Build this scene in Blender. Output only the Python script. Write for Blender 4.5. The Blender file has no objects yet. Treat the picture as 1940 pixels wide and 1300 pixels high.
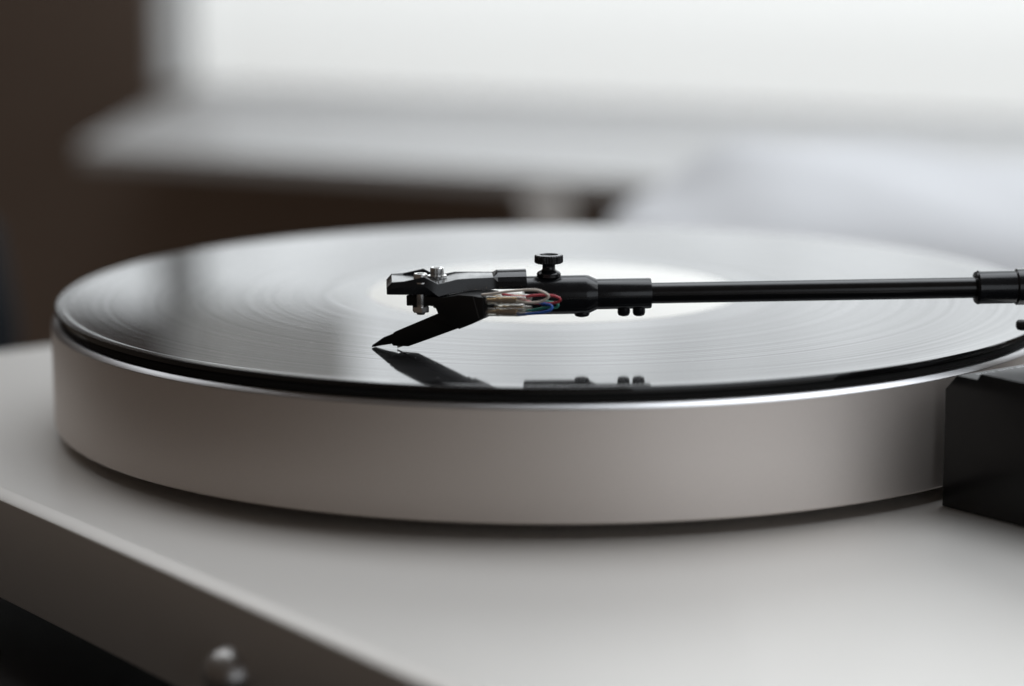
import bpy, bmesh, math, random
from mathutils import Vector, Matrix
from math import sin, cos, pi, radians, sqrt

random.seed(7)
scene = bpy.context.scene
col = scene.collection

# ------------------------------------------------------------------ camera
# world origin: platter axis, z = 0 at the rim of the record; metres
PITCH, YAW, ROLL = 0.181589, -0.016772, -0.003543
cam_d = bpy.data.cameras.new('camera')
cam = bpy.data.objects.new('camera', cam_d); col.objects.link(cam)
fw = Vector((sin(YAW)*cos(PITCH), cos(YAW)*cos(PITCH), -sin(PITCH)))
rt = Vector((cos(YAW), -sin(YAW), 0)); up = rt.cross(fw)
r2 = cos(ROLL)*rt + sin(ROLL)*up; u2 = -sin(ROLL)*rt + cos(ROLL)*up
m = Matrix((r2, u2, -fw)).transposed().to_4x4(); m.translation = (0, -0.75974, 0.12306)
cam.matrix_world = m
cam_d.sensor_width = 36; cam_d.lens = 88.13
cam_d.clip_start = 0.02; cam_d.clip_end = 200
cam_d.dof.use_dof = True; cam_d.dof.focus_distance = 0.668; cam_d.dof.aperture_fstop = 4.7
cam_d.dof.aperture_blades = 0
scene.camera = cam

# ------------------------------------------------------------------ world: dim, slightly warm room
w = bpy.data.worlds.new('World'); scene.world = w; w.use_nodes = True
bg = w.node_tree.nodes['Background']
bg.inputs['Color'].default_value = (1.0, 0.79, 0.64, 1); bg.inputs['Strength'].default_value = 0.068

# ------------------------------------------------------------------ lamps
def area(name, loc, target, size, sizey, power, color):
    d = bpy.data.lights.new(name, 'AREA'); d.shape = 'RECTANGLE'; d.size = size; d.size_y = sizey
    d.energy = power; d.color = color
    o = bpy.data.objects.new(name, d); col.objects.link(o); o.location = loc
    o.rotation_euler = (Vector(target) - Vector(loc)).to_track_quat('-Z', 'Y').to_euler()
    return o
# lamps added out of view: overhead for ceiling bounce, side light for the rim
area('overhead_fill', (0.45, 0.45, 1.6), (0.05, -0.1, 0), 1.6, 1.4, 15.5, (0.88, 0.94, 1.0))
area('side_fill', (1.7, -2.0, 0.32), (0, 0, 0), 2.4, 1.3, 11.0, (0.87, 0.93, 1.0))

# ------------------------------------------------------------------ exposure
vs = scene.view_settings
vs.view_transform = 'Standard'; vs.look = 'None'; vs.exposure = 0; vs.gamma = 1; vs.use_curve_mapping = False
scene.cycles.use_denoising = True
scene.cycles.max_bounces = 8
scene.cycles.sample_clamp_indirect = 6

# ------------------------------------------------------------------ materials
def mat(name, base, rough=.5, metal=0, spec=.5, coat=0, coatr=.1, aniso=0, emis=None, noise=None, bump=None, trans=0, ior=1.5):
    """noise=(scale, amount): base colour varies; bump=(scale, strength, distance): fine relief"""
    M = bpy.data.materials.new(name); M.use_nodes = True
    nt = M.node_tree; b = nt.nodes['Principled BSDF']
    b.inputs['Base Color'].default_value = (*base, 1)
    b.inputs['Roughness'].default_value = rough; b.inputs['Metallic'].default_value = metal
    b.inputs['Specular IOR Level'].default_value = spec
    b.inputs['Coat Weight'].default_value = coat; b.inputs['Coat Roughness'].default_value = coatr
    b.inputs['Transmission Weight'].default_value = trans; b.inputs['IOR'].default_value = ior
    tc = nt.nodes.new('ShaderNodeTexCoord')
    if noise:
        n = nt.nodes.new('ShaderNodeTexNoise'); n.inputs['Scale'].default_value = noise[0]; n.inputs['Detail'].default_value = 5
        nt.links.new(tc.outputs['Object'], n.inputs['Vector'])
        mp = nt.nodes.new('ShaderNodeMapRange')
        mp.inputs['To Min'].default_value = 1-noise[1]; mp.inputs['To Max'].default_value = 1+noise[1]
        nt.links.new(n.outputs['Fac'], mp.inputs['Value'])
        mx = nt.nodes.new('ShaderNodeVectorMath'); mx.operation = 'SCALE'
        mx.inputs[0].default_value = base; nt.links.new(mp.outputs[0], mx.inputs['Scale'])
        nt.links.new(mx.outputs[0], b.inputs['Base Color'])
        mr = nt.nodes.new('ShaderNodeMapRange')
        mr.inputs['To Min'].default_value = max(0.02, rough-.06); mr.inputs['To Max'].default_value = min(1, rough+.06)
        nt.links.new(n.outputs['Fac'], mr.inputs['Value']); nt.links.new(mr.outputs[0], b.inputs['Roughness'])
    if bump:
        n2 = nt.nodes.new('ShaderNodeTexNoise'); n2.inputs['Scale'].default_value = bump[0]; n2.inputs['Detail'].default_value = 3
        nt.links.new(tc.outputs['Object'], n2.inputs['Vector'])
        bp = nt.nodes.new('ShaderNodeBump'); bp.inputs['Strength'].default_value = bump[1]; bp.inputs['Distance'].default_value = bump[2]
        nt.links.new(n2.outputs['Fac'], bp.inputs['Height']); nt.links.new(bp.outputs['Normal'], b.inputs['Normal'])
    return M

def sky_mat(name, colr, lo, hi):
    M = bpy.data.materials.new(name); M.use_nodes = True; nt = M.node_tree; L = nt.links
    nt.nodes.remove(nt.nodes['Principled BSDF'])
    tc = nt.nodes.new('ShaderNodeTexCoord'); n = nt.nodes.new('ShaderNodeTexNoise'); n.inputs['Scale'].default_value = 1.1; n.inputs['Detail'].default_value = 4
    mp = nt.nodes.new('ShaderNodeMapRange'); mp.inputs['From Min'].default_value = .3; mp.inputs['From Max'].default_value = .7
    mp.inputs['To Min'].default_value = lo; mp.inputs['To Max'].default_value = hi
    e = nt.nodes.new('ShaderNodeEmission'); e.inputs['Color'].default_value = (*colr, 1)
    L.new(tc.outputs['Object'], n.inputs['Vector']); L.new(n.outputs['Fac'], mp.inputs['Value']); L.new(mp.outputs[0], e.inputs['Strength'])
    L.new(e.outputs[0], nt.nodes['Material Output'].inputs['Surface'])
    return M

VINYL_IOR = 1.7
def vinyl_mat():
    M = bpy.data.materials.new('pressed_vinyl'); M.use_nodes = True; nt = M.node_tree; L = nt.links
    b = nt.nodes['Principled BSDF']
    tc = nt.nodes.new('ShaderNodeTexCoord')
    sp = nt.nodes.new('ShaderNodeSeparateXYZ'); L.new(tc.outputs['Object'], sp.inputs[0])
    cb = nt.nodes.new('ShaderNodeCombineXYZ'); L.new(sp.outputs[0], cb.inputs[0]); L.new(sp.outputs[1], cb.inputs[1])
    ln = nt.nodes.new('ShaderNodeVectorMath'); ln.operation = 'LENGTH'; L.new(cb.outputs[0], ln.inputs[0])
    mm = nt.nodes.new('ShaderNodeMath'); mm.operation = 'MULTIPLY'; mm.inputs[1].default_value = 1000; L.new(ln.outputs['Value'], mm.inputs[0])
    nz = nt.nodes.new('ShaderNodeTexNoise'); nz.noise_dimensions = '1D'; nz.inputs['Scale'].default_value = .45; nz.inputs['Detail'].default_value = 4; nz.inputs['Roughness'].default_value = .62
    L.new(mm.outputs[0], nz.inputs['W'])
    # groove area 66..145 mm: wide across the groove, tight along it; run-out and rim smoother
    in1 = nt.nodes.new('ShaderNodeMapRange'); in1.inputs['From Min'].default_value = 68.5; in1.inputs['From Max'].default_value = 70; L.new(mm.outputs[0], in1.inputs['Value'])
    in2 = nt.nodes.new('ShaderNodeMapRange'); in2.inputs['From Min'].default_value = 144.6; in2.inputs['From Max'].default_value = 145.2
    in2.inputs['To Min'].default_value = 1; in2.inputs['To Max'].default_value = 0; L.new(mm.outputs[0], in2.inputs['Value'])
    g = nt.nodes.new('ShaderNodeMath'); g.operation = 'MULTIPLY'; L.new(in1.outputs[0], g.inputs[0]); L.new(in2.outputs[0], g.inputs[1])
    # two kinds of facet: flat lands between the grooves (tight) and groove walls (wide across the groove)
    def lobe(r0, r1, aniso, smooth_r):
        b = nt.nodes.new('ShaderNodeBsdfPrincipled')
        b.inputs['Base Color'].default_value = (.006, .006, .0065, 1); b.inputs['IOR'].default_value = VINYL_IOR
        ro = nt.nodes.new('ShaderNodeMapRange'); ro.inputs['From Min'].default_value = .3; ro.inputs['From Max'].default_value = .7
        ro.inputs['To Min'].default_value = r0; ro.inputs['To Max'].default_value = r1; L.new(nz.outputs['Fac'], ro.inputs['Value'])
        rm = nt.nodes.new('ShaderNodeMix'); rm.data_type = 'FLOAT'; L.new(g.outputs[0], rm.inputs['Factor'])
        rm.inputs[2].default_value = smooth_r; L.new(ro.outputs[0], rm.inputs[3]); L.new(rm.outputs[0], b.inputs['Roughness'])
        an = nt.nodes.new('ShaderNodeMath'); an.operation = 'MULTIPLY'; an.inputs[1].default_value = aniso; L.new(g.outputs[0], an.inputs[0])
        L.new(an.outputs[0], b.inputs['Anisotropic']); b.inputs['Anisotropic Rotation'].default_value = .25
        L.new(sv.outputs[0], b.inputs['Specular IOR Level'])
        L.new(tg.outputs[0], b.inputs['Tangent']); L.new(bp.outputs[0], b.inputs['Normal'])
        return b
    tg = nt.nodes.new('ShaderNodeTangent'); tg.direction_type = 'RADIAL'; tg.axis = 'Z'
    bp = nt.nodes.new('ShaderNodeBump'); bp.inputs['Strength'].default_value = .2; bp.inputs['Distance'].default_value = .00003
    L.new(nz.outputs['Fac'], bp.inputs['Height'])
    nt.nodes.remove(b)
    ns = nt.nodes.new('ShaderNodeTexNoise'); ns.noise_dimensions = '1D'; ns.inputs['Scale'].default_value = .33; ns.inputs['Detail'].default_value = 6; ns.inputs['Roughness'].default_value = .7
    L.new(mm.outputs[0], ns.inputs['W'])
    sv = nt.nodes.new('ShaderNodeMapRange'); sv.inputs['From Min'].default_value = .3; sv.inputs['From Max'].default_value = .7
    sv.inputs['To Min'].default_value = .25; sv.inputs['To Max'].default_value = .55; L.new(ns.outputs['Fac'], sv.inputs['Value'])
    b1 = lobe(.02, .065, .5, .05); b2 = lobe(.5, .6, .3, .08)
    nb = nt.nodes.new('ShaderNodeTexNoise'); nb.noise_dimensions = '1D'; nb.inputs['Scale'].default_value = .6; nb.inputs['Detail'].default_value = 5
    L.new(mm.outputs[0], nb.inputs['W'])
    fr = nt.nodes.new('ShaderNodeMapRange'); fr.inputs['From Min'].default_value = .3; fr.inputs['From Max'].default_value = .7
    fr.inputs['To Min'].default_value = 0; fr.inputs['To Max'].default_value = .24; L.new(nb.outputs['Fac'], fr.inputs['Value'])
    mix = nt.nodes.new('ShaderNodeMixShader'); L.new(fr.outputs[0], mix.inputs[0]); L.new(b1.outputs[0], mix.inputs[1]); L.new(b2.outputs[0], mix.inputs[2])
    L.new(mix.outputs[0], nt.nodes['Material Output'].inputs['Surface'])
    return M

def translucent_mat(name, colr, fac, sheer=.28):
    M = bpy.data.materials.new(name); M.use_nodes = True; nt = M.node_tree; L = nt.links
    nt.nodes.remove(nt.nodes['Principled BSDF'])
    d = nt.nodes.new('ShaderNodeBsdfDiffuse'); t = nt.nodes.new('ShaderNodeBsdfTranslucent'); x = nt.nodes.new('ShaderNodeMixShader')
    wv = nt.nodes.new('ShaderNodeTexNoise'); wv.inputs['Scale'].default_value = 60
    d.inputs['Color'].default_value = (*colr, 1); t.inputs['Color'].default_value = (*colr, 1); x.inputs['Fac'].default_value = fac
    bp = nt.nodes.new('ShaderNodeBump'); bp.inputs['Strength'].default_value = .1; L.new(wv.outputs['Fac'], bp.inputs['Height']); L.new(bp.outputs[0], d.inputs['Normal'])
    L.new(d.outputs[0], x.inputs[1]); L.new(t.outputs[0], x.inputs[2]); tr = nt.nodes.new('ShaderNodeBsdfTransparent'); x2 = nt.nodes.new('ShaderNodeMixShader'); x2.inputs['Fac'].default_value = sheer
    L.new(x.outputs[0], x2.inputs[1]); L.new(tr.outputs[0], x2.inputs[2]); L.new(x2.outputs[0], nt.nodes['Material Output'].inputs['Surface'])
    return M

M = dict(
    paint=mat('satin_silver_plinth', (.66, .64, .61), .40, .5, .5, noise=(2200, .04), bump=(2600, .03, .0004)),
    alu=mat('satin_aluminium', (.74, .685, .645), .54, 1, noise=(2600, .07), bump=(3500, .06, .0004)),
    turned=mat('turned_aluminium_edge', (.55, .55, .56), .3, 1, noise=(40, .05)),
    seam=mat('grey_seam', (.05, .05, .05), .5, noise=(500, .1)),
    hub=mat('subplatter_shade', (.012, .012, .012), .6),  # colour kept near black to put shade in the gap under the platter
    black=mat('black_anodised', (.010, .011, .013), .2, 0, .4, noise=(400, .2)),
    gloss=mat('black_lacquer_tube', (.008, .008, .009), .22, 0, .5, noise=(300, .2)),
    plastic=mat('black_plastic', (.008, .008, .008), .45, 0, .35, noise=(500, .2)),
    blockm=mat('black_textured_base', (.012, .012, .0125), .3, 0, .25),
    rubber=mat('mat_rubber', (.009, .009, .009), .75, 0, .25, noise=(200, .3)),
    vinyl=vinyl_mat(),
    labelp=mat('cream_label_paper', (.90, .89, .84), .45, 0, .5, noise=(60, .04)),
    steel=mat('steel', (.75, .75, .74), .22, 1, noise=(300, .1)),
    brass=mat('brass', (.62, .42, .2), .3, 1, noise=(900, .2)),
    sleeve=mat('clear_sleeve', (.95, .94, .90), .12, 0, .5, trans=.88, ior=1.4, bump=(1800, .3, .0003)),
    white_w=mat('white_wire_insulation', (.78, .70, .62), .4, noise=(600, .08)),
    red_w=mat('red_wire_insulation', (.5, .045, .065), .38, noise=(600, .1)),
    blue_w=mat('blue_wire_insulation', (.03, .12, .48), .35, noise=(600, .1)),
    green_w=mat('green_wire_insulation', (.05, .33, .25), .35, noise=(600, .1)),
    chrome=mat('polished_metal', (.45, .44, .43), .4, 1, noise=(200, .04)),
    print_=mat('pale_print', (.6, .61, .62), .5, noise=(800, .1)),
    table=mat('dark_wood_table', (.016, .012, .010), .5, noise=(12, .3), bump=(60, .1, .001)),
    wall=mat('taupe_wall_paint', (.26, .20, .16), .8, 0, .25, noise=(3, .05), bump=(120, .1, .002)),
    trim=mat('white_trim_paint', (.80, .80, .79), .45, noise=(5, .03), bump=(80, .05, .001)),
    cushion=mat('white_cotton', (.82, .83, .85), .85, 0, .2, noise=(8, .03), bump=(500, .2, .001)),
    post=mat('pale_painted_wood', (.80, .77, .73), .5, noise=(20, .06)),
    dark=mat('dark_blue_grey', (.010, .012, .015), .85, 0, .1, noise=(20, .2)),
    ground=mat('pale_ground', (.73, .72, .70), .9, 0, .1, noise=(.8, .04)),
    sky=sky_mat('overcast_sky', (.955, .975, 1.0), 1.5, 2.45),
    blind=translucent_mat('blind_fabric', (.95, .93, .90), .72),
)
glassM = bpy.data.materials.new('window_glass'); glassM.use_nodes = True
_nt = glassM.node_tree; _nt.nodes.remove(_nt.nodes['Principled BSDF'])
_t = _nt.nodes.new('ShaderNodeBsdfTransparent'); _g = _nt.nodes.new('ShaderNodeBsdfGlossy'); _g.inputs['Roughness'].default_value = .02
_t.inputs['Color'].default_value = (.95, .96, .96, 1)
_f = _nt.nodes.new('ShaderNodeFresnel'); _x = _nt.nodes.new('ShaderNodeMixShader')
_nt.links.new(_f.outputs[0], _x.inputs[0]); _nt.links.new(_t.outputs[0], _x.inputs[1]); _nt.links.new(_g.outputs[0], _x.inputs[2])
_nt.links.new(_x.outputs[0], _nt.nodes['Material Output'].inputs['Surface'])

# ------------------------------------------------------------------ helpers
def empty(name, loc, label, cat, group=None):
    o = bpy.data.objects.new(name, None); col.objects.link(o); o.location = loc; o.empty_display_size = .02
    o['label'] = label; o['category'] = cat
    if group: o['group'] = group
    return o
def link(name, me, material, parent=None, smooth=None):
    """one mesh object, vertices given in world metres"""
    me.materials.append(M[material] if isinstance(material, str) else material)
    o = bpy.data.objects.new(name, me); col.objects.link(o)
    if smooth is not None:
        for p in me.polygons: p.use_smooth = True
        if smooth < 3.1: me.set_sharp_from_angle(angle=smooth)
    if parent:
        o.parent = parent
        if parent.type == 'EMPTY': o.matrix_parent_inverse = Matrix.Translation(-parent.location)
    return o
def tag(o, label, cat, group=None):
    o['label'] = label; o['category'] = cat
    if group: o['group'] = group
    return o
def from_bm(name, bm, material, parent=None, smooth=None):
    bmesh.ops.recalc_face_normals(bm, faces=bm.faces[:])
    me = bpy.data.meshes.new(name); bm.to_mesh(me); bm.free()
    return link(name, me, material, parent, smooth)
def bevel(bm, off, seg=2, angle=radians(25), edges=None):
    if edges is None:
        bm.normal_update()
        edges = [e for e in bm.edges if len(e.link_faces) == 2 and e.calc_face_angle(0) > angle]
    bmesh.ops.bevel(bm, geom=edges, offset=off, segments=seg, profile=.5, affect='EDGES', clamp_overlap=True)
def prism_bm(poly, frame, lo, hi):
    """poly of (s,z) extruded from lateral lo to hi; frame(s, lateral, z) -> Vector"""
    bm = bmesh.new()
    A = [bm.verts.new(frame(s, lo, z)) for s, z in poly]; B = [bm.verts.new(frame(s, hi, z)) for s, z in poly]
    n = len(poly)
    bm.faces.new(A); bm.faces.new(B[::-1])
    for i in range(n): bm.faces.new((A[i], B[i], B[(i+1) % n], A[(i+1) % n]))
    bmesh.ops.recalc_face_normals(bm, faces=bm.faces[:])
    return bm
def lathe_bm(profile, frame, seg=64, cap=True):
    """profile of (axial, radius); frame(a, u, v) -> Vector, u,v across the axis"""
    bm = bmesh.new(); rings = []
    for a, r in profile:
        if r < 1e-9: rings.append([bm.verts.new(frame(a, 0, 0))]); continue
        rings.append([bm.verts.new(frame(a, r*cos(2*pi*k/seg), r*sin(2*pi*k/seg))) for k in range(seg)])
    for R1, R2 in zip(rings, rings[1:]):
        for k in range(seg):
            j = (k+1) % seg
            if len(R1) == 1 and len(R2) == 1: continue
            if len(R1) == 1: bm.faces.new((R1[0], R2[k], R2[j]))
            elif len(R2) == 1: bm.faces.new((R1[k], R1[j], R2[0]))
            else: bm.faces.new((R1[k], R1[j], R2[j], R2[k]))
    if cap:
        for R in (rings[0], rings[-1]):
            if len(R) > 1: bm.faces.new(R)
    return bm
def catmull(pts, n=8):
    P = [Vector(p) for p in pts]; P = [2*P[0]-P[1]] + P + [2*P[-1]-P[-2]]; out = []
    for i in range(1, len(P)-2):
        for k in range(n):
            t = k/n
            out.append(.5*((2*P[i]) + (P[i+1]-P[i-1])*t + (2*P[i-1]-5*P[i]+4*P[i+1]-P[i+2])*t*t + (3*P[i]-P[i-1]-3*P[i+1]+P[i+2])*t**3))
    out.append(P[-2]); return out
def tube_bm(pts, r, seg=12):
    bm = bmesh.new(); rings = []; n = len(pts); prev = None
    for i, p in enumerate(pts):
        t = (pts[min(i+1, n-1)]-pts[max(i-1, 0)]).normalized()
        if prev is None: a = t.orthogonal().normalized()
        else: a = (prev - t*prev.dot(t)).normalized()
        prev = a; b = t.cross(a)
        rr = r[i] if isinstance(r, (list, tuple)) else r
        rings.append([bm.verts.new(p + (a*cos(2*pi*k/seg) + b*sin(2*pi*k/seg))*rr) for k in range(seg)])
    for R1, R2 in zip(rings, rings[1:]):
        for k in range(seg): bm.faces.new((R1[k], R1[(k+1) % seg], R2[(k+1) % seg], R2[k]))
    bm.faces.new(rings[0]); bm.faces.new(rings[-1][::-1])
    return bm
def box_bm(frame, x0, x1, y0, y1, z0, z1):
    return prism_bm([(x0, z0), (x1, z0), (x1, z1), (x0, z1)], frame, y0, y1)
mmv = lambda x, y, z: Vector((x, y, z))*.001
vertical = lambda cx, cy: (lambda a, u, v: mmv(cx+u, cy+v, a))      # lathe about a vertical axis, mm

# ------------------------------------------------------------------ wall, window, outside
# wall frame: u along the wall (to the right and towards the camera), outward, up; metres
EX = Vector((.8832, -.4690, 0)); EY = Vector((.4690, .8832, 0)); WO = Vector((0, 1.64, 0))
wallf = lambda u, o, z: WO + EX*u + EY*o + Vector((0, 0, z))
UL, UR, ZB, ZT = -.472, 1.25, -.088, 1.45
bm = bmesh.new()
def add_box(bm, u0, u1, o0, o1, z0, z1):
    t = box_bm(wallf, u0, u1, o0, o1, z0, z1); me = bpy.data.meshes.new('t'); t.to_mesh(me); t.free(); bm.from_mesh(me); bpy.data.meshes.remove(me)
W2 = (-.78, -.475, .10, .350)       # second, smaller opening, added out of view for the bright band in the record
add_box(bm, -2.6, W2[0], 0, .07, -.9, 2.1)
add_box(bm, W2[0], W2[1], 0, .07, -.9, W2[2])
add_box(bm, W2[0], W2[1], 0, .07, W2[3], 2.1)
add_box(bm, W2[1], UL, 0, .07, -.9, 2.1)
add_box(bm, UL, UR, 0, .07, -.9, ZB-.0125)
add_box(bm, UL, UR, 0, .07, ZT, 2.1)
add_box(bm, UR, 1.9, 0, .07, -.9, 2.1)
wall = from_bm('wall', bm, 'wall'); wall['kind'] = 'structure'

win = empty('window', wallf(.4, .06, ZB), 'bright white framed window filling the top of the picture', 'window')
prof = [(-.505, ZB-.012), (-.001, ZB-.012), (-.001, ZB-.0105), (.069, ZB-.0105), (.069, ZB), (-.505, ZB)]
bm = bmesh.new()
A = [bm.verts.new(wallf(UL+.012 if o > -.01 else -.17, o, z)) for o, z in prof]; B = [bm.verts.new(wallf(UR+.03, o, z)) for o, z in prof]
# keep the part inside the opening narrower than the opening
for L_ in (B,):
    for v, (o, z) in zip(L_, prof):
        v.co = wallf(UR-.002, o, z)
bm.faces.new(A); bm.faces.new(B[::-1])
for i in range(6): bm.faces.new((A[i], B[i], B[(i+1) % 6], A[(i+1) % 6]))
bmesh.ops.recalc_face_normals(bm, faces=bm.faces[:])
from_bm('window_sill', bm, 'trim', win, radians(40))
def wpart(name, u0, u1, o0, o1, z0, z1, m_='trim', bv=.003):
    b_ = box_bm(wallf, u0, u1, o0, o1, z0, z1)
    if bv: bevel(b_, bv, 2)
    return from_bm(name, b_, m_, win)
wpart('frame_post', UL+.002, UL+.010, .05, .067, ZB+.002, ZT-.002)
wpart('frame_post', UR-.042, UR-.002, .045, .067, ZB+.002, ZT-.002)
wpart('frame_rail', UL+.012, UR-.044, .045, .067, ZB+.0004, ZB+.0030)
wpart('frame_rail', UL+.012, UR-.044, .045, .067, ZT-.042, ZT-.002)
wpart('jamb_lining', UL+.0005, UL+.0095, .001, .044, ZB+.002, ZT-.002, bv=.001)
wpart('glass_pane', UL+.012, UR-.044, .057, .060, ZB+.004, ZT-.044, glassM, 0)

win2 = empty('window', wallf(-.58, .06, W2[2]), 'small white framed window added out of view beside the large one, mirrored in the record', 'window')
def w2part(name, u0, u1, o0, o1, z0, z1, m_='trim', bv=.003):
    b_ = box_bm(wallf, u0, u1, o0, o1, z0, z1)
    if bv: bevel(b_, bv, 2)
    return from_bm(name, b_, m_, win2)
a_, b_, c_, d_ = W2
w2part('frame_post', a_+.001, a_+.015, .045, .067, c_+.001, d_-.001); w2part('frame_post', b_-.005, b_-.001, .045, .067, c_+.001, d_-.001)
w2part('frame_rail', a_+.016, b_-.006, .045, .067, c_+.001, c_+.015); w2part('frame_rail', a_+.016, b_-.006, .045, .067, d_-.015, d_-.001)
w2part('glass_pane', a_+.016, b_-.006, .057, .060, c_+.016, d_-.016, glassM, 0)

bl = empty('roller_blind', wallf(.4, .03, ZT), 'pale roller blind hanging in the upper left of the window', 'blind')
bm = box_bm(wallf, UL+.016, -.25, .030, .032, .322, ZT-.02); from_bm('fabric', bm, 'blind', bl)
bm = box_bm(wallf, UL+.016, -.25, .022, .040, .312, .321); bevel(bm, .003, 2); from_bm('bottom_bar', bm, 'trim', bl)

bm = box_bm(wallf, -9, 11, .125, 8.6, -.30, -.24); g = from_bm('ground', bm, 'ground'); g['kind'] = 'structure'
bm = bmesh.new(); rows = []
for k in range(13):
    a = k/12*radians(100)
    rows.append([bm.verts.new(wallf(u, .6+7.9*cos(a), -.24+7.9*sin(a)*.9)) for u in (-9, 11)])
for R1, R2 in zip(rows, rows[1:]): bm.faces.new((R1[0], R1[1], R2[1], R2[0]))
s = from_bm('sky', bm, 'sky', None, 3.2); s['kind'] = 'structure'

# ------------------------------------------------------------------ blurred things behind the turntable
# soft white mound on the right
bm = bmesh.new(); NU, NV = 40, 20; grid = []
top = [(0.0, -0.0816), (0.0117, -0.0553), (0.0269, -0.0484), (0.0368, -0.0442), (0.0556, -0.0316), (0.07, -0.0232), (0.0897, -0.0197), (0.1247, -0.0206), (0.2467, -0.0333), (0.3589, -0.0547), (0.4127, -0.0861), (0.4307, -0.088)]
def interp(x, T):
    for (a, b), (c, d) in zip(T, T[1:]):
        if a <= x <= c: return b+(d-b)*(x-a)/(c-a)
    return T[-1][1]
for i in range(NU+1):
    x = .43*i/NU; row = []
    for j in range(NV+1):
        t = j/NV; y = .55 + (t-.35)*.34
        z = interp(x, top); e = (2*t-1); z2 = -.088 + (z+.088)*max(0, 1-abs(e)**3.2)**.5
        z2 += .004*sin(x*60+y*25)*(1-abs(e))
        row.append(bm.verts.new((x + .034 + .012*sin(y*18), y, z2)))
    grid.append(row)
for i in range(NU):
    for j in range(NV): bm.faces.new((grid[i][j], grid[i+1][j], grid[i+1][j+1], grid[i][j+1]))
edge = [grid[i][0] for i in range(NU+1)] + [grid[NU][j] for j in range(1, NV+1)] + [grid[i][NV] for i in range(NU-1, -1, -1)] + [grid[0][j] for j in range(NV-1, 0, -1)]
low = [bm.verts.new((v.co.x, v.co.y, -.0899)) for v in edge]; n = len(edge)
for i in range(n): bm.faces.new((edge[i], edge[(i+1) % n], low[(i+1) % n], low[i]))
bm.faces.new(low[::-1])
cu = from_bm('white_cushion', bm, 'cushion', None, 3.2)
tag(cu, 'soft white rounded cushion, out of focus behind the record at the right', 'cushion')
# narrow pale leaning post under the sill
pf = lambda s, l, z: Vector((-.007 + s - z*.27, 1.045+l+.05*z, z-.1005))
bm = box_bm(pf, -.017, .017, -.012, .012, -.75, .0); bevel(bm, .003, 2)
po = from_bm('leaning_post', bm, 'post'); tag(po, 'narrow pale leaning post under the window sill behind the record', 'post')
# dark upright thing at the far left
bm = lathe_bm([(-.85, .06), (-.84, .07), (-.10, .07), (-.05, .062), (-.030, .04), (-.027, 0)], lambda a, u, v: Vector((-.345+u, .5+v, a)), 48)
dk = from_bm('dark_column', bm, 'dark', None, radians(40)); tag(dk, 'dark blue-grey upright round object cut off by the left edge', 'column')

# ------------------------------------------------------------------ table under the turntable
ER = Vector((.6122, -.7907, 0)); EB = Vector((.7907, .6122, 0))      # turntable: to its right, to its back
tt = lambda a, b, z: ER*(a*.001) + EB*(b*.001) + Vector((0, 0, z*.001))
ttf = lambda a, b, z: tt(a, b, z)
bm = box_bm(ttf, -330, 420, -330, 700, -122, -90); bevel(bm, .003, 2)
tb = from_bm('table', bm, 'table'); tag(tb, 'dark table under the silver turntable', 'table')

# ------------------------------------------------------------------ turntable
TT = empty('turntable', (0, 0, -.090), 'silver turntable with thick satin platter and straight black tonearm', 'turntable')
def ring_rect(bm, ins, z, r=6.0, n=6):
    x0, x1, y0, y1 = -205.6+ins, 300-ins, -182+ins, 205-ins; vs_ = []
    for cx, cy, a0 in ((x1-r, y1-r, 0), (x0+r, y1-r, 90), (x0+r, y0+r, 180), (x1-r, y0+r, 270)):
        for k in range(n+1):
            q = radians(a0+90*k/n); vs_.append(bm.verts.new(tt(cx+r*cos(q), cy+r*sin(q), z)))
    return vs_
bm = bmesh.new()
rs = [ring_rect(bm, i_, z_) for i_, z_ in ((1.2, -68.5), (.3, -68.2), (0, -67.4), (0, -40.9), (.12, -40.4), (.5, -40.0), (3.3, -38.75), (3.8, -38.55), (4.4, -38.5))]
for R1, R2 in zip(rs, rs[1:]):
    for k in range(len(R1)): j = (k+1) % len(R1); bm.faces.new((R1[k], R1[j], R2[j], R2[k]))
bm.faces.new(rs[0]); bm.faces.new(rs[-1])
from_bm('plinth', bm, 'paint', TT, radians(30))
for a, b in ((-170, -150), (265, -150), (-170, 172), (265, 172)):
    c = tt(a, b, 0)*1000
    from_bm('foot', lathe_bm([(-90, 20), (-89, 22), (-70, 22), (-68.6, 20)], vertical(c.x, c.y), 32), 'rubber', TT, radians(40))
# platter: satin rim, bright turned chamfer
from_bm('subplatter', lathe_bm([(-38.4, 128), (-35.2, 128)], vertical(0, 0), 96), 'hub', TT, radians(40))
plat = from_bm('platter', lathe_bm([(-35, 0), (-35, 151.2), (-34.85, 151.55), (-34.4, 151.9), (-5.5, 151.9), (-5.5, 149), (-4.05, 149), (-4.05, 0)], vertical(0, 0), 320), 'alu', TT, radians(24))
from_bm('chamfer_ring', lathe_bm([(-5.45, 149.05), (-5.45, 151.9), (-5.3, 151.88), (-4.2, 150.75), (-4.1, 150.5), (-4.1, 149.05)], vertical(0, 0), 320, False), 'turned', plat, radians(24))
from_bm('spindle', lathe_bm([(-4, 3.5), (2.0, 3.5), (3.2, 2.8), (3.8, 1.2), (3.9, 0)], vertical(0, 0), 32), 'steel', TT, radians(40))
# front knob: domed, polished
kc = tt(0, 0, 0); KA = Vector((-.0735, -.1995, -.0585))
ka = KA.dot(ER)*1000
kf = lambda a, u, v: tt(ka+u, -182-a, -57.8+v)
kb = from_bm('knob', lathe_bm([(-.5, 6.6), (1.0, 6.5), (3.5, 5.8), (5.4, 4.4), (6.5, 2.4), (6.9, 0)], kf, 48), 'chrome', TT, radians(35))

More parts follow.
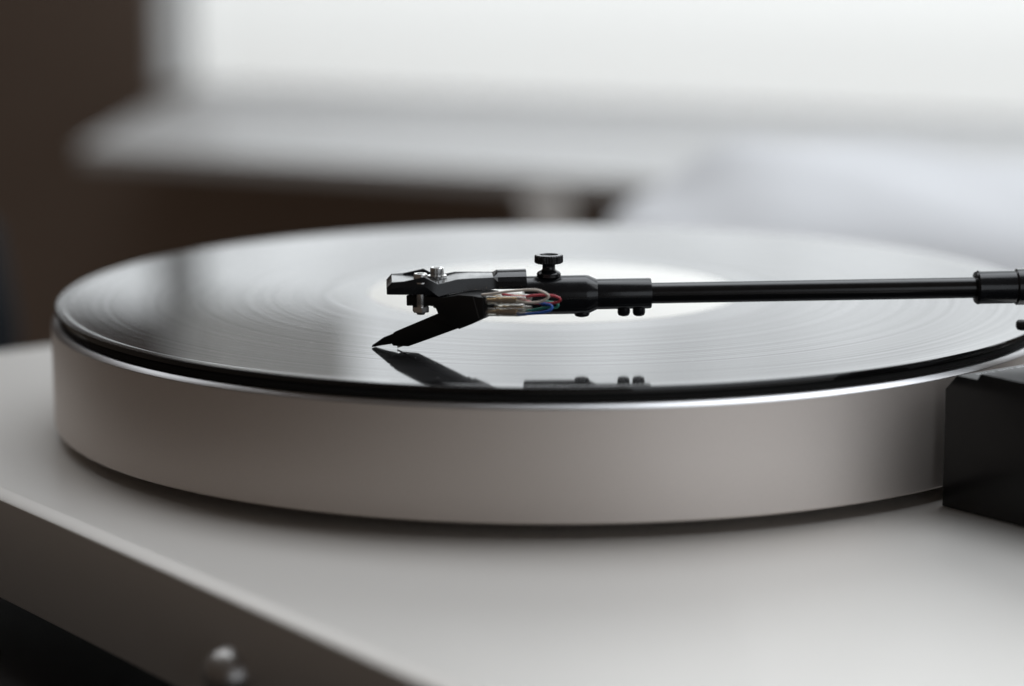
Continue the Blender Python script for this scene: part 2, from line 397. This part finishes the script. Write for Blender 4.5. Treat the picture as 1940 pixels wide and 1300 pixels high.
# tonearm base block beside the platter
poly = [(155.6, -38.4), (155.6, -7.0), (159.4, -2.9), (166.6, -2.9), (167.6, -1.2), (214, -1.2), (216, -3.2), (216, -38.4)]
bm = prism_bm(poly, lambda s, l, z: tt(s, l, z), 8.6, 118); bevel(bm, .0003, 2)
base = from_bm('tonearm_base', bm, 'blockm', TT, radians(30))
bm = bmesh.new()       # faint small lettering along the platter side of the block, too small to read
x = 14.0
for k in range(17):
    wd = random.uniform(.5, .95)
    for (u0, u1, v0, v1) in random.choice([((0, wd, 0, .25), (0, .25, .25, 1.5)), ((0, .25, 0, 1.5), (wd-.25, wd, 0, 1.5)), ((0, wd, 1.25, 1.5), (wd/2-.12, wd/2+.12, 0, 1.25)), ((0, .25, 0, 1.5), (.25, wd, .6, .85))]):
        t = box_bm(ttf, 161.0+v0, 161.0+v1, x+u0, x+u1, -2.89, -2.86); me = bpy.data.meshes.new('t'); t.to_mesh(me); t.free(); bm.from_mesh(me); bpy.data.meshes.remove(me)
    x += wd + .5 + (1.2 if k in (5, 10) else 0)
from_bm('lettering', bm, 'print_', base)

# --- tonearm: axis from the headshell back to the pivot
AY = radians(4.0); A0 = Vector((-7.1, -95.5, 14.1)); AD = Vector((cos(AY), sin(AY), .0055)).normalized()
AS = AD.cross(Vector((0, 0, 1))).normalized(); AU = AS.cross(AD)      # AS points to the camera
armf = lambda a, u, v: (A0 + AD*a + AS*u + AU*v)*.001
tube = from_bm('tonearm', lathe_bm([(30, 2.82), (126, 2.86)], armf, 40), 'gloss', TT, radians(40))
def sub(name, bm_, m_, sm=radians(35)): return from_bm(name, bm_, m_, tube, sm)
sub('headshell_collar', lathe_bm([(-1.0, 3.5), (-.9, 4.8), (-.4, 5.22), (15.6, 5.25), (16.6, 5.15), (18.8, 4.15), (18.85, 3.0)], armf, 56), 'black', radians(20))
sub('tube_sleeve', lathe_bm([(18.7, 4.0), (18.8, 4.13), (33.0, 4.13), (33.4, 4.0), (33.5, 2.7)], armf, 48), 'black', radians(25))
sub('bearing_sleeve', lathe_bm([(121.6, 2.7), (121.7, 4.2), (122.3, 4.65), (123.1, 4.5), (132.4, 4.5), (132.9, 4.95), (152, 4.95), (152.2, 3)], armf, 48), 'black', radians(25))
sub('pivot_housing', (lambda b: (bevel(b, .0015, 3), b)[1])(box_bm(lambda s, l, z: armf(s, l, z), 185, 215, -14, 14, -9, 15)), 'black', radians(30))
sub('rear_stub', lathe_bm([(152, 3.4), (186, 3.4)], armf, 32), 'black')
sub('counterweight', lathe_bm([(222, 4), (222.3, 15), (223, 16), (247, 16), (248, 15), (248.2, 4)], armf, 64), 'black', radians(30))
sub('counterweight_stub', lathe_bm([(214, 4.2), (222.5, 4.2)], armf, 32), 'steel')
P = tt(200, 86, 0)*1000
from_bm('pivot_column', lathe_bm([(-1.3, 13), (-.5, 14), (5, 14), (6.5, 12.5), (7.6, 9)], vertical(*(A0 + AD*200).xy), 48), 'black', TT, radians(30))
# arm lift bar just below the tube
lf = lambda a, u, v: Vector(((120.6+a), -114.5+u*.95-.06*a, 9.3+v*.9-.03*a))*.001
lift = from_bm('arm_lift', lathe_bm([(0, .9), (.35, 1.4), (1.0, 1.6), (34, 1.6), (34.4, 1.2)], lf, 28), 'plastic', TT, radians(30))
from_bm('lift_post', lathe_bm([(-1.3, 2.2), (6.6, 2.2), (7.3, 1.8)], vertical(141, -116.0), 24), 'steel', TT, radians(40))
# small cap screws under the collar and the sleeve
for nm, a0, r, dep in (('lock_screw', 14.8, 2.15, 6.05), ('lock_screw', 26.1, 1.7, 6.05), ('lock_screw', 30.2, 1.7, 6.1)):
    f = lambda a, u, v, a0=a0: (A0 + AD*(a0+u) + AS*v + AU*a)*.001
    sub(nm, lathe_bm([(-dep, r*.55), (-dep+.25, r*.85), (-dep+.9, r), (-3.4, r)], f, 28), 'black', radians(25))
# knurled thumb screw on the collar
kx = 5.9
kfr = lambda a, u, v: (A0 + AD*(kx+u) + AS*v + Vector((0, 0, a-14.1-2.45)))*.001
th = sub('thumb_screw', lathe_bm([(21.6, 3.25), (22.5, 3.25), (22.9, 2.9), (23.4, 1.9), (23.8, 1.72), (24.6, 1.72), (25.2, 2.0)], kfr, 40), 'black', radians(25))
bm = bmesh.new(); NK = 108; rings = []
for a, r, kn in ((25.15, 1.9, 0), (25.2, 3.45, 0), (25.45, 3.72, 1), (27.25, 3.72, 1), (27.5, 3.5, 0), (27.5, 2.55, 0), (27.2, 2.3, 0), (27.1, 0, 0)):
    if r == 0: rings.append([bm.verts.new(kfr(a, 0, 0))]); continue
    rings.append([bm.verts.new(kfr(a, (r+(.13 if (kn and k % 3 == 0) else 0))*cos(2*pi*k/NK), (r+(.13 if (kn and k % 3 == 0) else 0))*sin(2*pi*k/NK))) for k in range(NK)])
for R1, R2 in zip(rings, rings[1:]):
    for k in range(NK):
        j = (k+1) % NK
        bm.faces.new((R1[k], R1[j], R2[0]) if len(R2) == 1 else (R1[k], R1[j], R2[j], R2[k]))
bm.faces.new(rings[0])
sub('thumb_screw_knob', bm, 'black', radians(20))

# --- headshell and cartridge: s back along the shell, l towards the camera side, z up; mm, stylus at s = 0
PSI = radians(20); ST = Vector((-41.9, -96.8, 0))
HD = Vector((cos(PSI), -sin(PSI), 0)); HN = Vector((-sin(PSI), -cos(PSI), 0))
hs = lambda s, l, z: (ST + HD*s + HN*l + Vector((0, 0, z)))*.001
#        s    half  top   bottom mid   floor
stations = [(-37.6, 7.8, 17.7, 15.85, 16.7, 17.6), (-36.2, 8, 19.25, 15.8, 17.6, 19.1), (-33.1, 8, 19.45, 15.75, 18.1, 19.05), (-30.3, 8, 20.0, 15.75, 18.15, 19.05), (-27.6, 8, 20.6, 15.75, 18.1, 19.05), (-25.8, 8, 19.65, 15.75, 16.8, 18.9), (-24.0, 8, 18.66, 15.3, 15.4, 18.5),
            (-21.5, 7.75, 19.2, 15.9, 15.95, 18.8), (-19.0, 7.3, 19.75, 16.2, 16.25, 19.5), (-15.2, 6.5, 19.85, 16.5, 16.6, 19.75), (-11.4, 5.9, 19.85, 16.6, 16.7, 19.8), (-9.2, 5.5, 19.9, 16.6, 16.7, 19.85), (-8.0, 5.7, 21.15, 16.6, 17, 21), (-.3, 5.7, 21.3, 16.6, 17, 21)]
shell = lambda a_, l, z: (A0 + AD*a_ + AS*l)*.001 * 1 + Vector((0, 0, (z - (A0.z + AD.z*a_))*.001))
bm = bmesh.new(); rings = []
for s, hw, t, b, md, fl in stations:
    half = [(hw-1.3, b), (hw-.35, b+.15), (hw, md), (hw-.4, t-.12), (hw-.55, t), (hw-.95, t), (hw-1.15, t-.1), (hw-1.4, fl)]
    if s > -9:
        r_ = t-16.8; half = [(hw-1.3, 16.6), (hw-.3, 16.7)] + [(5.7*cos(q), 16.8+r_*sin(q)) for q in (.15, .45, .75, 1.05, 1.3, 1.52)]
    dn = 2.3*min(1, max(0, (-12-s)/12))          # the near flank of the shell is wider
    ring = [bm.verts.new(shell(s, l+dn, z+.15*dn)) for l, z in half] + [bm.verts.new(shell(s, -l, z)) for l, z in half[::-1]]
    rings.append(ring)
for R1, R2 in zip(rings, rings[1:]):
    n = len(R1)
    for k in range(n): bm.faces.new((R1[k], R1[(k+1) % n], R2[(k+1) % n], R2[k]))
bm.faces.new(rings[0]); bm.faces.new(rings[-1])
sub('headshell', bm, 'black', radians(14))
# cartridge body
body = [(5.2, 15.55), (5.2, 12.7), (12.7, 13.1), (13.4, 13.0), (14.2, 11.1), (13.0, 9.4), (20.1, 7.6), (24.0, 8.95), (27.3, 10.9), (27.1, 16.2), (24.2, 16.45), (20.0, 16.5), (16.0, 15.55)]
flat = lambda s, l, z: hs(s, l, z)
bm = prism_bm(body, flat, -5.9, 5.9); bevel(bm, .00025, 2)
cart = sub('cartridge_body', bm, 'plastic', radians(25))
bm = prism_bm([(26.0, 10.5), (27.9, 11.5), (27.7, 16.0), (26.0, 16.2)], flat, -5.2, 5.2); bevel(bm, .0002, 2)
sub('cartridge_back_plate', bm, 'plastic', radians(25))
for l in (5.92, -5.92):      # thin moulded seam along the body flanks
    bm = prism_bm([(24.2, 16.2), (24.5, 16.2), (26.1, 10.6), (25.8, 10.5)], flat, l-.06, l+.06); sub('body_seam', bm, 'seam', radians(25))
car = [(13.0, 10.6), (1.0, 5.2), (.2, 4.75), (.1, 4.45), (-1.0, 3.95), (-.3, 1.6), (0, 1.15), (4.5, 1.25), (10.0, 3.4), (18.9, 7.0), (19.2, 6.8), (22.8, 8.35), (22.5, 11), (16, 12)]
bm = prism_bm(car, flat, -3.3, 3.3); bevel(bm, .0002, 2)
sub('stylus_holder', bm, 'plastic', radians(25))
bm = prism_bm([(-.7, 4.0), (-1.9, 3.6), (-3.6, 2.9), (-7.1, .45), (-7.15, -.08), (-3.1, .85), (-.9, 1.35)], lambda s, l, z: hs(s, l*(1 if s > -2 else .5), z), -2.3, 2.3)
bevel(bm, .00015, 2); sub('stylus_guard_tip', bm, 'plastic', radians(25))
sub('cantilever', tube_bm([hs(3.5, 0, 1.5), hs(0.15, 0, .3)], .00022, 10), 'steel')
sub('stylus', lathe_bm([(-.17, 0), (.1, .12), (.6, .14)], lambda a, u, v: hs(u, v, a), 12), 'steel')
# mounting screws, washers and nuts
for l in (5.6, -5.8):
    sc_ = 9.25
    f = lambda a, u, v, l=l: hs(sc_+u, l+v, a)
    sub('washer', lathe_bm([(19.1, 1.2), (19.1, 2.6), (19.45, 2.6), (19.45, 1.2)], f, 32), 'steel')
    sub('mounting_screw', lathe_bm([(10.5, 0), (10.6, 1.0), (10.9, 1.15), (19.45, 1.15), (19.47, 1.85), (21.35, 1.85), (21.6, 1.65), (21.6, 1.0), (21.0, 1.0), (21.0, 0)], f, 32), 'steel', radians(30))
    bm = lathe_bm([(11.25, 1.2), (11.25, 2.2), (11.4, 2.35), (12.75, 2.35), (12.75, 1.2)], f, 6, True); sub('nut', bm, 'steel', radians(20))
# four terminal pins with sleeves and leads
def lead(name, pts, m_, r=.33):
    P_ = catmull([Vector(p) for p in pts], 10); sub(name, tube_bm([hs(*p) for p in P_], r*.001, 12), m_, 3.2)
for k, (l0, l1, z0, z1, f_) in enumerate(((4.2, 4.6, 15.2, 15.95, 1), (4.2, 4.6, 12.05, 12.7, 1), (-.6, .2, 15.3, 15.8, .98), (-.6, .2, 12.4, 12.8, .98))):
    def axf(a, u, v, l0=l0, l1=l1, z0=z0, z1=z1, f_=f_): return hs(26.9 + a*f_, l0+(l1-l0)*a/12+u, z0+(z1-z0)*a/12+v)
    sub('terminal_pin', lathe_bm([(0, .45), (3.4, .45), (3.5, .78), (4.4, .80), (4.5, .62), (5.2, .62), (5.3, .8), (9.2, .8), (9.3, .5)], axf, 20), 'brass', radians(30))
    sub('terminal_sleeve', lathe_bm([(.4, 1.08), (.7, 1.14), (5, 1.10), (9.6, 1.12), (10.6, 1.0), (11.8, .92), (11.8, .70), (10.5, .80), (9.5, .92), (.5, .92)], axf, 24, False), 'sleeve', radians(30))
lead('white_lead', [(35.5, 4.5, 15.7), (37.3, 4.9, 15.4), (41.0, 5, 15.45), (43.7, 5, 16.1), (45.05, 5, 17.45), (43.0, 5, 18.55), (40.3, 5, 18.8), (34.2, 5, 18.05), (28.7, 4.8, 17.0), (26.2, 4.4, 16.6)], 'white_w', .36)
lead('red_lead', [(35.5, .2, 15.7), (37.3, 2.0, 15.3), (41.5, 3, 14.95), (46.4, 3, 15.45), (47.55, 3, 16.4), (46.2, 3, 17.1), (43.7, 3, 17.3), (40.2, 3, 17.0), (36.5, 2.6, 16.4), (31, 2, 16.6)], 'red_w', .34)
lead('blue_lead', [(35.5, 4.5, 12.5), (37.3, 4.9, 12.15), (42.3, 5, 12.8), (45.05, 5, 13.5), (45.9, 4.6, 14.25), (45.1, 4.0, 14.9), (42, 3.4, 15.2)], 'blue_w', .36)
lead('green_lead', [(35.5, .2, 12.7), (38.6, 2.8, 12.85), (43.6, 3, 13.95), (46.2, 3, 14.1), (47.0, 3, 14.75), (46.2, 2.8, 15.3), (43, 2.4, 15.5)], 'green_w', .32)

# ------------------------------------------------------------------ mat and record
sm = from_bm('platter_mat', lathe_bm([(-4.0, 3.8), (-4.0, 149.4), (-3.7, 149.6), (-2.5, 149.6), (-2.2, 149.4), (-2.15, 3.8)], vertical(0, 0), 320), 'rubber', None, radians(40))
tag(sm, 'thin black rubber mat between the record and the silver platter', 'mat')
REC = empty('vinyl_record', (0, 0, -.002), 'shiny black vinyl record with cream label lying on the platter', 'record')
from_bm('disc', lathe_bm([(-2.1, 3.7), (-2.1, 146), (-1.9, 149.9), (-1.6, 150.4), (-.36, 150.5), (-.22, 150.44), (-.15, 150.3), (-.14, 150.2), (-.14, 150.0), (-.14, 148.2), (-.14, 148.0), (-.18, 147.6), (-.18, 147.4), (-.18, 144.8), (-.18, 144.6), (-.18, 144.4), (-.18, 100), (-.18, 70.4), (-.18, 70.2), (-.18, 70), (-.21, 69), (-.21, 68.8), (-.21, 58.2), (-.21, 58), (-.27, 57.2), (-.27, 3.7)], vertical(0, 0), 360, False), 'vinyl', REC, radians(30))
from_bm('label', lathe_bm([(-.265, 3.75), (-.265, 56.6), (-.19, 56.4), (-.18, 3.75)], vertical(0, 0), 128, False), 'labelp', REC, radians(30))

# ------------------------------------------------------------------ a little dust on the plinth and the record
bm = bmesh.new()
def speck(p, r):
    q = random.random()*pi; e = random.uniform(.4, 1)
    vs_ = [bm.verts.new(p + Vector((r*cos(q+k*pi/2.5)*(e if k % 2 else 1), r*sin(q+k*pi/2.5)*e, random.uniform(0, .4)*r))) for k in range(5)]
    t_ = bm.verts.new(p + Vector((0, 0, r*.6)))
    for k in range(5): bm.faces.new((vs_[k], vs_[(k+1) % 5], t_))
n = 0
while n < 110:
    a_, b_ = random.uniform(-195, 250), random.uniform(-172, 60); p = tt(a_, b_, -38.49)
    if p.xy.length < .1535 or (a_ > 153 and b_ > 6): continue
    speck(p, random.uniform(.00008, .00020)); n += 1
for n in range(60):
    q = random.uniform(pi*1.05, pi*1.95); r_ = random.uniform(.075, .144)
    speck(Vector((r_*cos(q), r_*sin(q), -.000175)), random.uniform(.00006, .00014))
du = from_bm('dust', bm, 'print_'); du['kind'] = 'stuff'
du['label'] = 'tiny pale dust specks on the silver plinth and the record'; du['category'] = 'dust'
